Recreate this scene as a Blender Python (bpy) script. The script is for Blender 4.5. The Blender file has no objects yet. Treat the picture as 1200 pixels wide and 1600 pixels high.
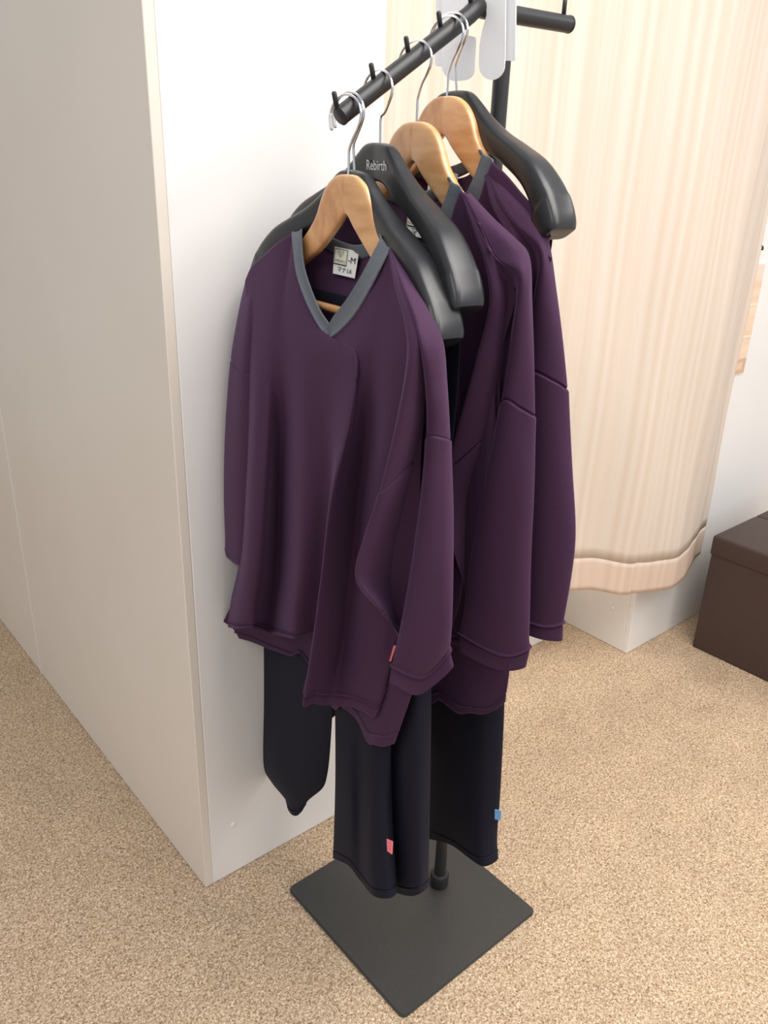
import bpy, bmesh, math
import numpy as np
from mathutils import Matrix, Vector
from mathutils.noise import noise as pnoise

SC = bpy.context.scene
COL = SC.collection

# ------------------------------------------------------------------ camera
F_PX, CAM_H = 1268.97, 1.34
YAW, PITCH, ROLL = 0.8605, 0.3973, 0.0340


def cam_axes():
    fw = np.array([math.cos(YAW) * math.cos(PITCH), math.sin(YAW) * math.cos(PITCH), -math.sin(PITCH)])
    rt = np.array([math.sin(YAW), -math.cos(YAW), 0.0])
    up = np.cross(rt, fw)
    c, s = math.cos(ROLL), math.sin(ROLL)
    return c * rt + s * up, -s * rt + c * up, fw


RT, UP, FW = cam_axes()
CAM = np.array([0.0, 0.0, CAM_H])
cam_data = bpy.data.cameras.new('camera')
cam_data.sensor_fit = 'VERTICAL'
cam_data.sensor_height = 36.0
cam_data.lens = 36.0 * F_PX / 1600.0
cam_data.clip_start = 0.01
cam = bpy.data.objects.new('camera', cam_data)
m = Matrix.Identity(4)
for i in range(3):
    m[i][0], m[i][1], m[i][2], m[i][3] = RT[i], UP[i], -FW[i], CAM[i]
cam.matrix_world = m
COL.objects.link(cam)
SC.camera = cam

# ------------------------------------------------------------------ world, lights, exposure
SC.view_settings.view_transform = 'Standard'
SC.view_settings.look = 'None'
SC.view_settings.gamma = 1.0
SC.view_settings.use_curve_mapping = False
SC.view_settings.exposure = 0.56
SC.cycles.use_denoising = True
SC.cycles.max_bounces = 10
SC.cycles.diffuse_bounces = 6

w = bpy.data.worlds.new('world')
w.use_nodes = True
w.node_tree.nodes['Background'].inputs[0].default_value = (0.90, 0.94, 1.0, 1)
w.node_tree.nodes['Background'].inputs[1].default_value = 0.46
SC.world = w


def area(name, loc, size, power, color, target=None, size_y=None):
    d = bpy.data.lights.new(name, 'AREA')
    d.energy = power
    d.color = color
    d.shape = 'RECTANGLE'
    d.size = size
    d.size_y = size_y or size
    o = bpy.data.objects.new(name, d)
    o.location = loc
    t = Vector(target if target else (loc[0], loc[1], 0)) - Vector(loc)
    o.rotation_euler = t.to_track_quat('-Z', 'Y').to_euler()
    COL.objects.link(o)
    return o


area('ceiling_lamp', (0.95, -0.05, 2.45), 1.2, 27, (1.0, 0.955, 0.905), size_y=1.2)
area('ceiling_lamp', (1.5, -1.3, 2.45), 0.6, 16, (1.0, 0.96, 0.91), size_y=1.3)
area('ceiling_lamp', (-0.9, 0.1, 2.45), 0.6, 9, (1.0, 0.94, 0.88), size_y=1.2)
area('ceiling_lamp', (2.9, -0.1, 2.45), 0.6, 10, (1.0, 0.96, 0.92), size_y=1.2)
area('fitting_room_lamp', (1.3, 1.8, 2.3), 0.4, 6, (1.0, 0.97, 0.93))


# ------------------------------------------------------------------ maths helpers
def at_plane(p, P0, n):
    d = FW + RT * (p[0] - 600) / F_PX - UP * (p[1] - 800) / F_PX
    return CAM + d * (((np.asarray(P0) - CAM) @ n) / (d @ n))


class Frame:
    """Hanger frame: u along the hanger, n out of its front, z up; origin under its hook."""
    def __init__(s, bx, phi=86.0):
        a = math.radians(phi)
        s.u = np.array([math.cos(a), math.sin(a), 0.0])
        s.n = np.array([-s.u[1], s.u[0], 0.0])
        s.o = np.array([bx, 0.8453, 0.0])

    def px(s, x, y, n=0.0):
        return at_plane((x, y), s.o + s.n * n, s.n)

    def L(s, u, z, n=0.0):
        return s.o + s.u * u + s.n * n + np.array([0, 0, z])

    def pts(s, lst):
        return np.array([s.px(*q) for q in lst])


def knots(P, axis):
    d = np.linalg.norm(np.diff(P, axis=axis), axis=2)
    d = d.mean(axis=1 - axis) if d.ndim == 2 else d
    d = np.sqrt(np.maximum(d, 1e-4))
    t = np.concatenate([[0], np.cumsum(d)])
    return t / t[-1]


def hermite(P, t, ts, closed=False):
    """P (K, ...) values at knots t; sample at ts. Non-uniform Catmull-Rom."""
    K = len(t)
    dt = np.diff(t)
    sh = (-1,) + (1,) * (P.ndim - 1)
    sl = np.diff(P, axis=0) / dt.reshape(sh)
    T = np.empty_like(P)
    w0 = dt[1:] / (dt[:-1] + dt[1:])
    T[1:-1] = sl[:-1] * w0.reshape(sh) + sl[1:] * (1 - w0).reshape(sh)
    if closed:
        a = dt[0] / (dt[0] + dt[-1])
        T[0] = T[-1] = sl[-1] * a + sl[0] * (1 - a)
    else:
        T[0], T[-1] = sl[0], sl[-1]
    i = np.clip(np.searchsorted(t, ts, side='right') - 1, 0, K - 2)
    h = dt[i]
    s = (ts - t[i]) / h
    s = s.reshape(sh)
    h = h.reshape(sh)
    return ((2 * s ** 3 - 3 * s ** 2 + 1) * P[i] + (s ** 3 - 2 * s ** 2 + s) * h * T[i]
            + (-2 * s ** 3 + 3 * s ** 2) * P[i + 1] + (s ** 3 - s ** 2) * h * T[i + 1])


def dense(n, extra, closed=False):
    v = np.linspace(0, 1, n + 1)[:-1] if closed else np.linspace(0, 1, n)
    for x, wd in extra:
        v = np.concatenate([v, x + np.linspace(-5, 5, 22) * wd])
    v = np.unique(np.round(v[(v >= 0) & (v <= (0.999 if closed else 1.0))], 5))
    return v


def grid_surface(rows, nu, nv, closed=False, vs=None, us=None):
    P = np.asarray(rows, float)
    if closed:
        P = np.concatenate([P, P[:, :1]], axis=1)
    tu = knots(P, 1)
    tv = knots(P, 0)
    if us is None:
        us = np.linspace(0, 1, nu + 1 if closed else nu)
        if closed:
            us = us[:-1]
    A = hermite(np.swapaxes(P, 0, 1), tu, us, closed)     # (nu, R, 3)
    A = np.swapaxes(A, 0, 1)
    G = hermite(A, tv, np.linspace(0, 1, nv) if vs is None else vs)
    return G, tu, tv


def grid_normals(G, closed):
    if closed:
        du = np.roll(G, -1, 1) - np.roll(G, 1, 1)
    else:
        du = np.gradient(G, axis=1)
    dv = np.gradient(G, axis=0)
    N = np.cross(du, dv)
    return N / np.maximum(np.linalg.norm(N, axis=2, keepdims=True), 1e-9)


def curve(pts, n, closed=False):
    P = np.asarray(pts, float)
    if closed:
        P = np.concatenate([P, P[:1]])
    d = np.sqrt(np.maximum(np.linalg.norm(np.diff(P, axis=0), axis=1), 1e-6))
    t = np.concatenate([[0], np.cumsum(d)])
    t /= t[-1]
    ts = np.linspace(0, 1, n + 1 if closed else n)
    C = hermite(P, t, ts, closed)
    return C[:-1] if closed else C


# ------------------------------------------------------------------ mesh / object helpers
def link(name, me, mat=None, parent=None, smooth=True):
    o = bpy.data.objects.new(name, me)
    COL.objects.link(o)
    if mat is not None:
        me.materials.append(mat)
    if parent is not None:
        o.parent = parent
        o.matrix_parent_inverse = parent.matrix_basis.inverted()
    if smooth:
        me.polygons.foreach_set('use_smooth', [True] * len(me.polygons))
    return o


def grid_mesh(name, G, mat, parent=None, closed=False, thick=0.0, cap=False):
    nv, nu = G.shape[:2]
    V = G.reshape(-1, 3)
    Fs = []
    for j in range(nv - 1):
        for i in range(nu if closed else nu - 1):
            k = (i + 1) % nu
            Fs.append((j * nu + i, j * nu + k, (j + 1) * nu + k, (j + 1) * nu + i))
    if cap:
        Fs.append(tuple(range(nu - 1, -1, -1)))
        Fs.append(tuple((nv - 1) * nu + i for i in range(nu)))
    me = bpy.data.meshes.new(name)
    me.from_pydata(V.tolist(), [], Fs)
    me.update()
    o = link(name, me, mat, parent)
    if thick:
        md = o.modifiers.new('thickness', 'SOLIDIFY')
        md.thickness = abs(thick)
        md.offset = -1.0 if thick > 0 else 1.0
    return o


def frames_along(P, closed=False):
    T = np.gradient(P, axis=0) if not closed else np.roll(P, -1, 0) - np.roll(P, 1, 0)
    T /= np.maximum(np.linalg.norm(T, axis=1, keepdims=True), 1e-12)
    a = np.array([0, 0, 1.0]) if abs(T[0][2]) < 0.9 else np.array([1.0, 0, 0])
    A = []
    for t in T:
        a = a - t * (a @ t)
        a = a / np.linalg.norm(a)
        A.append(a)
    A = np.array(A)
    return T, A, np.cross(T, A)


def tube_geo(P, r, seg=8, closed=False, cap=True):
    P = np.asarray(P, float)
    T, A, B = frames_along(P, closed)
    r = np.broadcast_to(r, (len(P),))
    V, Fs = [], []
    for p, a, b, rr in zip(P, A, B, r):
        for k in range(seg):
            th = 2 * math.pi * k / seg
            V.append(p + rr * (math.cos(th) * a + math.sin(th) * b))
    n = len(P)
    for j in range(n if closed else n - 1):
        jj = (j + 1) % n
        for k in range(seg):
            kk = (k + 1) % seg
            Fs.append((j * seg + k, j * seg + kk, jj * seg + kk, jj * seg + k))
    if cap and not closed:
        Fs.append(tuple(range(seg - 1, -1, -1)))
        Fs.append(tuple((n - 1) * seg + k for k in range(seg)))
    return [tuple(v) for v in V], Fs


def tube(name, P, r, mat, parent=None, seg=10, closed=False):
    V, Fs = tube_geo(P, r, seg, closed)
    me = bpy.data.meshes.new(name)
    me.from_pydata(V, [], Fs)
    me.update()
    return link(name, me, mat, parent)


def bm_link(name, bm, mat, parent=None, smooth=False):
    bmesh.ops.recalc_face_normals(bm, faces=bm.faces)
    me = bpy.data.meshes.new(name)
    bm.to_mesh(me)
    bm.free()
    o = link(name, me, mat, parent, smooth)
    return o


def box(name, lo, hi, mat, parent=None, bev=0.002, seg=2):
    bm = bmesh.new()
    bmesh.ops.create_cube(bm, size=1)
    for v in bm.verts:
        v.co = Vector([(lo[i] + hi[i]) / 2 + v.co[i] * (hi[i] - lo[i]) for i in range(3)])
    if bev:
        bmesh.ops.bevel(bm, geom=bm.edges[:], offset=bev, segments=seg, affect='EDGES', profile=0.5)
    return bm_link(name, bm, mat, parent)


def lathe(name, prof, o, mat, parent=None, seg=32):
    """prof: (radius, z) pairs about the vertical through o."""
    V, Fs = [], []
    for r, z in prof:
        for k in range(seg):
            a = 2 * math.pi * k / seg
            V.append((o[0] + r * math.cos(a), o[1] + r * math.sin(a), o[2] + z))
    n = len(prof)
    for j in range(n - 1):
        for k in range(seg):
            kk = (k + 1) % seg
            Fs.append((j * seg + k, j * seg + kk, (j + 1) * seg + kk, (j + 1) * seg + k))
    Fs.append(tuple(range(seg - 1, -1, -1)))
    Fs.append(tuple((n - 1) * seg + k for k in range(seg)))
    me = bpy.data.meshes.new(name)
    me.from_pydata(V, [], Fs)
    me.update()
    o = link(name, me, mat, parent)
    return o


def auto_smooth(o, ang=35):
    me = o.data
    me.polygons.foreach_set('use_smooth', [True] * len(me.polygons))
    bm = bmesh.new()
    bm.from_mesh(me)
    for e in bm.edges:
        if len(e.link_faces) == 2 and e.calc_face_angle(0) > math.radians(ang):
            e.smooth = False
    bm.to_mesh(me)
    bm.free()
    return o


def empty(name, loc):
    o = bpy.data.objects.new(name, None)
    o.location = [float(c) for c in loc]
    o.empty_display_size = 0.05
    COL.objects.link(o)
    return o


def tag(o, label=None, cat=None, group=None, kind=None):
    for k, v in (('label', label), ('category', cat), ('group', group), ('kind', kind)):
        if v:
            o[k] = v
    return o


def poly_plate(name, pts3, nrm, thick, mat, parent=None):
    bm = bmesh.new()
    vs = [bm.verts.new(tuple(p)) for p in pts3]
    f = bm.faces.new(vs)
    r = bmesh.ops.extrude_face_region(bm, geom=[f])
    for v in r['geom']:
        if isinstance(v, bmesh.types.BMVert):
            v.co += Vector(nrm) * thick
    bmesh.ops.triangulate(bm, faces=[q for q in bm.faces if len(q.verts) > 4])
    return bm_link(name, bm, mat, parent)


# ------------------------------------------------------------------ materials
def srgb(r, g, b):
    f = lambda c: (c / 255 / 12.92) if c / 255 <= 0.04045 else ((c / 255 + 0.055) / 1.055) ** 2.4
    return (f(r), f(g), f(b), 1)


def mat(name, col, rough=0.5, metal=0.0, **kw):
    mt = bpy.data.materials.new(name)
    mt.use_nodes = True
    b = mt.node_tree.nodes['Principled BSDF']
    b.inputs['Base Color'].default_value = col
    b.inputs['Roughness'].default_value = rough
    b.inputs['Metallic'].default_value = metal
    for k, v in kw.items():
        b.inputs[k.replace('_', ' ')].default_value = v
    return mt


def N(mt, typ, **kw):
    n = mt.node_tree.nodes.new(typ)
    for k, v in kw.items():
        if k in n.inputs:
            n.inputs[k].default_value = v
        else:
            setattr(n, k, v)
    return n


def LK(mt, a, b):
    mt.node_tree.links.new(a, b)


def add_noise(mt, scale, c1, c2, bump=0.0, detail=3, lo=0.35, hi=0.65, stretch=None, dist=0.002, rough_var=None):
    b = mt.node_tree.nodes['Principled BSDF']
    tc = N(mt, 'ShaderNodeTexCoord')
    mp = N(mt, 'ShaderNodeMapping')
    if stretch:
        mp.inputs['Scale'].default_value = stretch
    LK(mt, tc.outputs['Object'], mp.inputs['Vector'])
    nz = N(mt, 'ShaderNodeTexNoise')
    nz.inputs['Scale'].default_value = scale
    nz.inputs['Detail'].default_value = detail
    LK(mt, mp.outputs[0], nz.inputs['Vector'])
    rp = N(mt, 'ShaderNodeValToRGB')
    rp.color_ramp.elements[0].position, rp.color_ramp.elements[0].color = lo, c1
    rp.color_ramp.elements[1].position, rp.color_ramp.elements[1].color = hi, c2
    LK(mt, nz.outputs['Fac'], rp.inputs['Fac'])
    LK(mt, rp.outputs['Color'], b.inputs['Base Color'])
    if bump:
        bp = N(mt, 'ShaderNodeBump')
        bp.inputs['Strength'].default_value = bump
        bp.inputs['Distance'].default_value = dist
        LK(mt, nz.outputs['Fac'], bp.inputs['Height'])
        LK(mt, bp.outputs[0], b.inputs['Normal'])
    return mt


def carpet_material():
    mt = mat('beige_carpet', srgb(205, 172, 138), 1.0)
    b = mt.node_tree.nodes['Principled BSDF']
    b.inputs['Specular IOR Level'].default_value = 0.1
    tc = N(mt, 'ShaderNodeTexCoord')
    n1 = N(mt, 'ShaderNodeTexNoise'); n1.inputs['Scale'].default_value = 270; n1.inputs['Detail'].default_value = 3
    n1.inputs['Distortion'].default_value = 1.2
    n2 = N(mt, 'ShaderNodeTexNoise'); n2.inputs['Scale'].default_value = 9; n2.inputs['Detail'].default_value = 4
    n3 = N(mt, 'ShaderNodeTexNoise'); n3.inputs['Scale'].default_value = 480; n3.inputs['Detail'].default_value = 2
    for n in (n1, n2, n3):
        LK(mt, tc.outputs['Object'], n.inputs['Vector'])
    rp = N(mt, 'ShaderNodeValToRGB')
    e = rp.color_ramp.elements
    e[0].position, e[0].color = 0.36, srgb(140, 115, 88)
    e[1].position, e[1].color = 0.66, srgb(240, 220, 194)
    x = e.new(0.5); x.color = srgb(200, 173, 143)
    LK(mt, n1.outputs['Fac'], rp.inputs['Fac'])
    mx = N(mt, 'ShaderNodeMix', data_type='RGBA', blend_type='MULTIPLY')
    mx.inputs[0].default_value = 1.0
    r2 = N(mt, 'ShaderNodeValToRGB')
    r2.color_ramp.elements[0].position, r2.color_ramp.elements[0].color = 0.3, (0.92, 0.92, 0.92, 1)
    r2.color_ramp.elements[1].position, r2.color_ramp.elements[1].color = 0.7, (1.05, 1.05, 1.05, 1)
    LK(mt, n2.outputs['Fac'], r2.inputs['Fac'])
    LK(mt, rp.outputs['Color'], mx.inputs[6])
    LK(mt, r2.outputs['Color'], mx.inputs[7])
    LK(mt, mx.outputs[2], b.inputs['Base Color'])
    ad = N(mt, 'ShaderNodeMath', operation='ADD')
    LK(mt, n1.outputs['Fac'], ad.inputs[0]); LK(mt, n3.outputs['Fac'], ad.inputs[1])
    bp = N(mt, 'ShaderNodeBump'); bp.inputs['Strength'].default_value = 0.5; bp.inputs['Distance'].default_value = 0.004
    LK(mt, ad.outputs[0], bp.inputs['Height']); LK(mt, bp.outputs[0], b.inputs['Normal'])
    return mt


def fabric(name, c, c2, sheen=0.35, tint=None, rough=0.8):
    mt = mat(name, c, rough)
    b = mt.node_tree.nodes['Principled BSDF']
    b.inputs['Specular IOR Level'].default_value = 0.25
    b.inputs['Sheen Weight'].default_value = sheen
    b.inputs['Sheen Roughness'].default_value = 0.45
    b.inputs['Sheen Tint'].default_value = tint or (1, 1, 1, 1)
    add_noise(mt, 900, c, c2, bump=0.25, detail=2, lo=0.4, hi=0.6, dist=0.0006)
    return mt


def wood_material(c1=None, c2=None, st=(1.0, 2.0, 9)):
    mt = mat('varnished_maple', srgb(222, 170, 118), 0.32)
    b = mt.node_tree.nodes['Principled BSDF']
    b.inputs['Coat Weight'].default_value = 0.35
    b.inputs['Coat Roughness'].default_value = 0.15
    add_noise(mt, 9, c1 or srgb(206, 150, 98), c2 or srgb(228, 176, 122), bump=0.01, detail=3, lo=0.35, hi=0.65, stretch=st)
    return mt


def curtain_material(name, base, alt, soft=0.0):
    mt = mat(name, base, 0.6)
    b = mt.node_tree.nodes['Principled BSDF']
    b.inputs['Specular IOR Level'].default_value = 0.3
    uv = N(mt, 'ShaderNodeUVMap')
    sp = N(mt, 'ShaderNodeSeparateXYZ')
    LK(mt, uv.outputs[0], sp.inputs[0])
    cb = N(mt, 'ShaderNodeCombineXYZ')
    LK(mt, sp.outputs['X'], cb.inputs['X'])
    n1 = N(mt, 'ShaderNodeTexNoise'); n1.inputs['Scale'].default_value = 34; n1.inputs['Detail'].default_value = 4
    LK(mt, cb.outputs[0], n1.inputs['Vector'])
    rp = N(mt, 'ShaderNodeValToRGB')
    rp.color_ramp.elements[0].position, rp.color_ramp.elements[0].color = 0.42, base
    rp.color_ramp.elements[1].position, rp.color_ramp.elements[1].color = 0.58, alt
    LK(mt, n1.outputs['Fac'], rp.inputs['Fac'])
    LK(mt, rp.outputs['Color'], b.inputs['Base Color'])
    r2 = N(mt, 'ShaderNodeMapRange'); r2.inputs['To Min'].default_value = 0.65; r2.inputs['To Max'].default_value = 0.35
    LK(mt, n1.outputs['Fac'], r2.inputs['Value']); LK(mt, r2.outputs[0], b.inputs['Roughness'])
    tr = N(mt, 'ShaderNodeBsdfTranslucent')
    LK(mt, rp.outputs['Color'], tr.inputs['Color'])
    ms = N(mt, 'ShaderNodeMixShader'); ms.inputs[0].default_value = 0.35
    out = mt.node_tree.nodes['Material Output']
    LK(mt, b.outputs[0], ms.inputs[1]); LK(mt, tr.outputs[0], ms.inputs[2]); LK(mt, ms.outputs[0], out.inputs['Surface'])
    return mt


M = {}
M['panel'] = add_noise(mat('cream_panel', srgb(230, 221, 209), 0.38), 3, srgb(229, 220, 208), srgb(232, 223, 212), bump=0.0)
M['white_panel'] = add_noise(mat('white_panel', srgb(240, 238, 236), 0.4), 3, srgb(238, 236, 233), srgb(242, 240, 238))
M['cap'] = mat('white_plastic_cap', srgb(240, 238, 234), 0.35)
M['carpet'] = carpet_material()
M['ceiling'] = mat('ceiling_paint', srgb(235, 233, 228), 0.9)
M['black'] = add_noise(mat('black_powder_coat', srgb(36, 36, 38), 0.42), 400, srgb(34, 34, 36), srgb(39, 39, 41), bump=0.05, dist=0.0005)
M['plate'] = add_noise(mat('charcoal_steel_plate', srgb(58, 58, 57), 0.40), 500, srgb(54, 54, 53), srgb(62, 62, 61), bump=0.05, dist=0.0005)
M['chrome'] = mat('chrome', srgb(225, 225, 228), 0.12, 1.0)
M['clear'] = mat('clear_sleeve', srgb(225, 226, 228), 0.25)
M['wood'] = wood_material()
M['wood_b'] = wood_material(srgb(196, 138, 88), srgb(220, 166, 114), (2.0, 6.0, 4.0))
M['plastic'] = add_noise(mat('matt_black_plastic', srgb(31, 32, 35), 0.32), 700, srgb(30, 31, 34), srgb(33, 34, 37), bump=0.04, dist=0.0004)
M['hookblack'] = mat('black_plastic_loop', srgb(26, 26, 28), 0.3)
M['purple'] = fabric('purple_knit', srgb(61, 35, 60), srgb(68, 40, 67), 0.18, srgb(205, 165, 225))
M['seam'] = fabric('purple_seam', srgb(70, 40, 72), srgb(78, 46, 80), 0.1)
M['grey'] = fabric('grey_rib', srgb(92, 97, 104), srgb(104, 108, 115), 0.1)
M['navy'] = fabric('navy_knit', srgb(14, 15, 28), srgb(19, 20, 35), 0.05, srgb(120, 120, 170))
M['label'] = fabric('white_label_cloth', srgb(226, 224, 218), srgb(236, 234, 229), 0.0)
M['labelcream'] = mat('cream_label_print', srgb(222, 222, 200), 0.9)
M['ink'] = mat('black_ink', srgb(28, 28, 30), 0.9)
M['greyink'] = mat('grey_ink', srgb(110, 110, 104), 0.9)
M['silver'] = mat('silver_print', srgb(215, 215, 218), 0.5)
M['pink'] = mat('pink_ribbon', srgb(246, 128, 140), 0.8)
M['blue'] = mat('blue_ribbon', srgb(120, 170, 226), 0.8)
M['card'] = mat('white_plastic_sheet', srgb(238, 238, 240), 0.35)
M['card'].node_tree.nodes['Principled BSDF'].inputs['Subsurface Weight'].default_value = 0.0
M['leather'] = add_noise(mat('brown_leatherette', srgb(66, 50, 46), 0.55), 260, srgb(62, 47, 43), srgb(71, 54, 50), bump=0.15, dist=0.0006)
M['curtain'] = curtain_material('cream_satin_curtain', srgb(241, 228, 214), srgb(246, 237, 227))
M['curtain_hem'] = curtain_material('cream_satin_hem', srgb(240, 221, 204), srgb(246, 230, 215))
M['box'] = mat('white_box_board', srgb(242, 240, 234), 0.6)

# ------------------------------------------------------------------ the setting
AX, AY = 0.5359, 1.1330        # corner of the left partition
BX, BY = 1.9662, 1.1261        # corner of the right partition
EX = 0.945                     # far end of the left partition
H = 2.5


def flat(name, x0, x1, y0, y1, z, mt):
    me = bpy.data.meshes.new(name)
    me.from_pydata([(x0, y0, z), (x1, y0, z), (x1, y1, z), (x0, y1, z)], [], [(0, 1, 2, 3)])
    return tag(link(name, me, mt, smooth=False), kind='structure')


flat('floor', -2.2, 4.2, -2.2, 4.2, 0.0, M['carpet'])

wl = tag(box('wall_left', (AX + 0.018, AY + 0.018, 0), (EX - 0.004, 4.0, H), M['panel'], bev=0), kind='structure')
box('panel', (AX, AY, 0.001), (AX + 0.017, 2.085, H), M['panel'], wl, 0.0016)
box('panel', (AX, 2.089, 0.001), (AX + 0.017, 4.0, H), M['panel'], wl, 0.0016)
box('panel', (AX + 0.0172, AY, 0.001), (EX, AY + 0.017, H), M['white_panel'], wl, 0.0016)
box('trim_strip', (AX - 0.0006, 2.0845, 0.001), (AX + 0.008, 2.0895, H), M['white_panel'], wl, 0)

wr = tag(box('wall_right', (BX + 0.018, BY + 0.018, 0), (4.2, 2.4, H), M['white_panel'], bev=0), kind='structure')
box('panel', (BX, BY, 0.001), (4.2, BY + 0.017, H), M['white_panel'], wr, 0.0016)
box('panel', (BX, BY + 0.0172, 0.001), (BX + 0.017, 2.4, H), M['white_panel'], wr, 0.0016)
tag(box('wall_back', (EX - 0.004, 2.4, 0), (4.2, 2.45, H), M['white_panel'], bev=0), kind='structure')

tag(box('wall_far_left', (-2.2, 4.0, 0), (AX + 0.02, 4.05, H), M['panel'], bev=0), kind='structure')
tag(box('wall_far_right', (4.15, -2.2, 0), (4.2, BY - 0.001, H), M['white_panel'], bev=0), kind='structure')


def screw_cap(c, axis, parent):
    bm = bmesh.new()
    bmesh.ops.create_uvsphere(bm, u_segments=16, v_segments=8, radius=0.0062)
    for v in bm.verts:
        v.co[axis] *= 0.45
        v.co += Vector(c)
    return bm_link('screw_cap', bm, M['cap'], parent, True)


screw_cap((0.604, AY, 0.1242), 1, wl)
screw_cap((BX, 1.1975, 0.1258), 0, wr)

# ------------------------------------------------------------------ curtain


def build_curtain():
    root = empty('curtain', (1.6, 1.15, 2.4))
    tag(root, 'cream satin curtain with vertical stripes hanging over the fitting room opening', 'curtain')
    # plan path: x, y, hem z
    path = [(0.925, 1.205, 0.33), (1.05, 1.20, 0.32), (1.2, 1.205, 0.31), (1.4, 1.21, 0.30), (1.60, 1.165, 0.312), (1.72, 1.135, 0.300), (1.84, 1.095, 0.268),
            (1.94, 1.07, 0.250), (2.03, 1.062, 0.243), (2.10, 1.068, 0.243), (2.17, 1.083, 0.246), (2.235, 1.103, 0.252), (2.275, 1.116, 0.258)]
    nu, nv = 420, 60
    C = curve(path, nu)
    rng = [(24, 0.013, 0.3), (41, 0.007, 1.7), (73, 0.004, 2.9), (11, 0.014, 0.8)]

    def pt(i, t, off=0.0):
        x, y, zb = C[i]
        s = i / (nu - 1)
        top = 2.42
        z = zb + (top - zb) * t
        xx = x
        f = sum(a * math.sin(k * (s + 0.03 * math.sin(3 * s + 2.0 * t)) + ph + 0.5 * t) for k, a, ph in rng)
        amp = 0.75 + 0.5 * t
        edge = min(1.0, (1 - s) * 12)
        yy = y - 0.004 - f * amp * edge * 0.9 * (0.35 + 0.65 * min(1.0, t * 3 + 0.2 if s > 0.6 else 1.0))
        yy += 0.0035 * math.sin(z * 9 + s * 20) * (1 - t)
        yy = min(yy, 1.1200 if xx > 1.955 else 9.0)
        yy = max(yy, 1.155) if xx < 0.955 else yy
        return (xx, yy - off, z)

    hem_t = 0.045
    ts = np.concatenate([np.linspace(0, hem_t, 8), np.linspace(hem_t, 1, nv)[1:]])
    G = np.array([[pt(i, t) for i in range(nu)] for t in ts])

    def mk(name, G, mt, off, vs):
        G = G.copy()
        o = grid_mesh(name, G, mt, root, thick=0.0012)
        uvl = o.data.uv_layers.new(name='uv')
        nv_, nu_ = G.shape[:2]
        for lp in o.data.loops:
            i = lp.vertex_index % nu_
            j = lp.vertex_index // nu_
            uvl.data[lp.index].uv = (i / (nu_ - 1) * 1.5, vs[j])
        return o

    mk('curtain_cloth', G[7:], M['curtain'], 0, ts[7:])
    Gh = G[:8].copy()
    Gh[:7, :, 1] -= 0.0012
    mk('hem', Gh, M['curtain_hem'], 0, ts[:8])
    return root


build_curtain()

# poster and coat hook on the right wall
po = empty('poster', (2.30, BY - 0.001, 0.98))
tag(po, 'narrow tan wood-photo poster on the white wall beside the curtain edge', 'poster')
z0, z1 = 0.826, 1.137
xL, xR = 2.225, 2.346


def poster_material():
    mt = mat('tan_photo_print', srgb(236, 205, 176), 0.6)
    b = mt.node_tree.nodes['Principled BSDF']
    tc = N(mt, 'ShaderNodeTexCoord')
    mp = N(mt, 'ShaderNodeMapping'); mp.inputs['Scale'].default_value = (3, 1, 22)
    nz = N(mt, 'ShaderNodeTexNoise'); nz.inputs['Scale'].default_value = 1.3; nz.inputs['Detail'].default_value = 3
    LK(mt, tc.outputs['Object'], mp.inputs[0]); LK(mt, mp.outputs[0], nz.inputs['Vector'])
    rp = N(mt, 'ShaderNodeValToRGB')
    rp.color_ramp.elements[0].position, rp.color_ramp.elements[0].color = 0.35, srgb(234, 204, 174)
    rp.color_ramp.elements[1].position, rp.color_ramp.elements[1].color = 0.65, srgb(243, 220, 195)
    LK(mt, nz.outputs['Fac'], rp.inputs[0]); LK(mt, rp.outputs[0], b.inputs['Base Color'])
    return mt


pm = poster_material()
box('sheet', (xL, BY - 0.002, z0 - 0.004), (xR + 0.004, BY, z1 + 0.004), M['card'], po, 0)
box('photo_print', (xL, BY - 0.0032, z0 + 0.045), (xR - 0.002, BY - 0.002, z1 - 0.048), pm, po, 0)
box('photo_print', (xL, BY - 0.0032, z1 - 0.046), (xR - 0.004, BY - 0.002, z1 - 0.003), mat('pale_pink_print', srgb(240, 216, 200), 0.6), po, 0)
box('photo_print', (xL, BY - 0.0032, z0), (xR - 0.002, BY - 0.002, z0 + 0.043), mat('tan_print', srgb(214, 178, 148), 0.6), po, 0)
box('photo_print', (2.285, BY - 0.0040, z0 + 0.012), (2.325, BY - 0.0032, z0 + 0.032), mat('beige_print', srgb(228, 200, 172), 0.6), po, 0)
for zz in (0.93, 1.02):
    box('print_band', (xL, BY - 0.0042, zz), (xR - 0.002, BY - 0.0032, zz + 0.006), mat('pale_band_print', srgb(248, 228, 206), 0.6), po, 0)

ck = empty('coat_hook', (2.288, BY, 1.18))
tag(ck, 'small metal coat hook on the white wall above the tan poster', 'hook')
box('wall_plate', (2.283, BY - 0.003, 1.172), (2.293, BY, 1.190), M['chrome'], ck, 0.001)
tube('hook', curve([(2.288, BY - 0.002, 1.184), (2.288, BY - 0.010, 1.183), (2.288, BY - 0.013, 1.178), (2.288, BY - 0.011, 1.173)], 14), 0.0026, M['hookblack'], ck)

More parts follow.
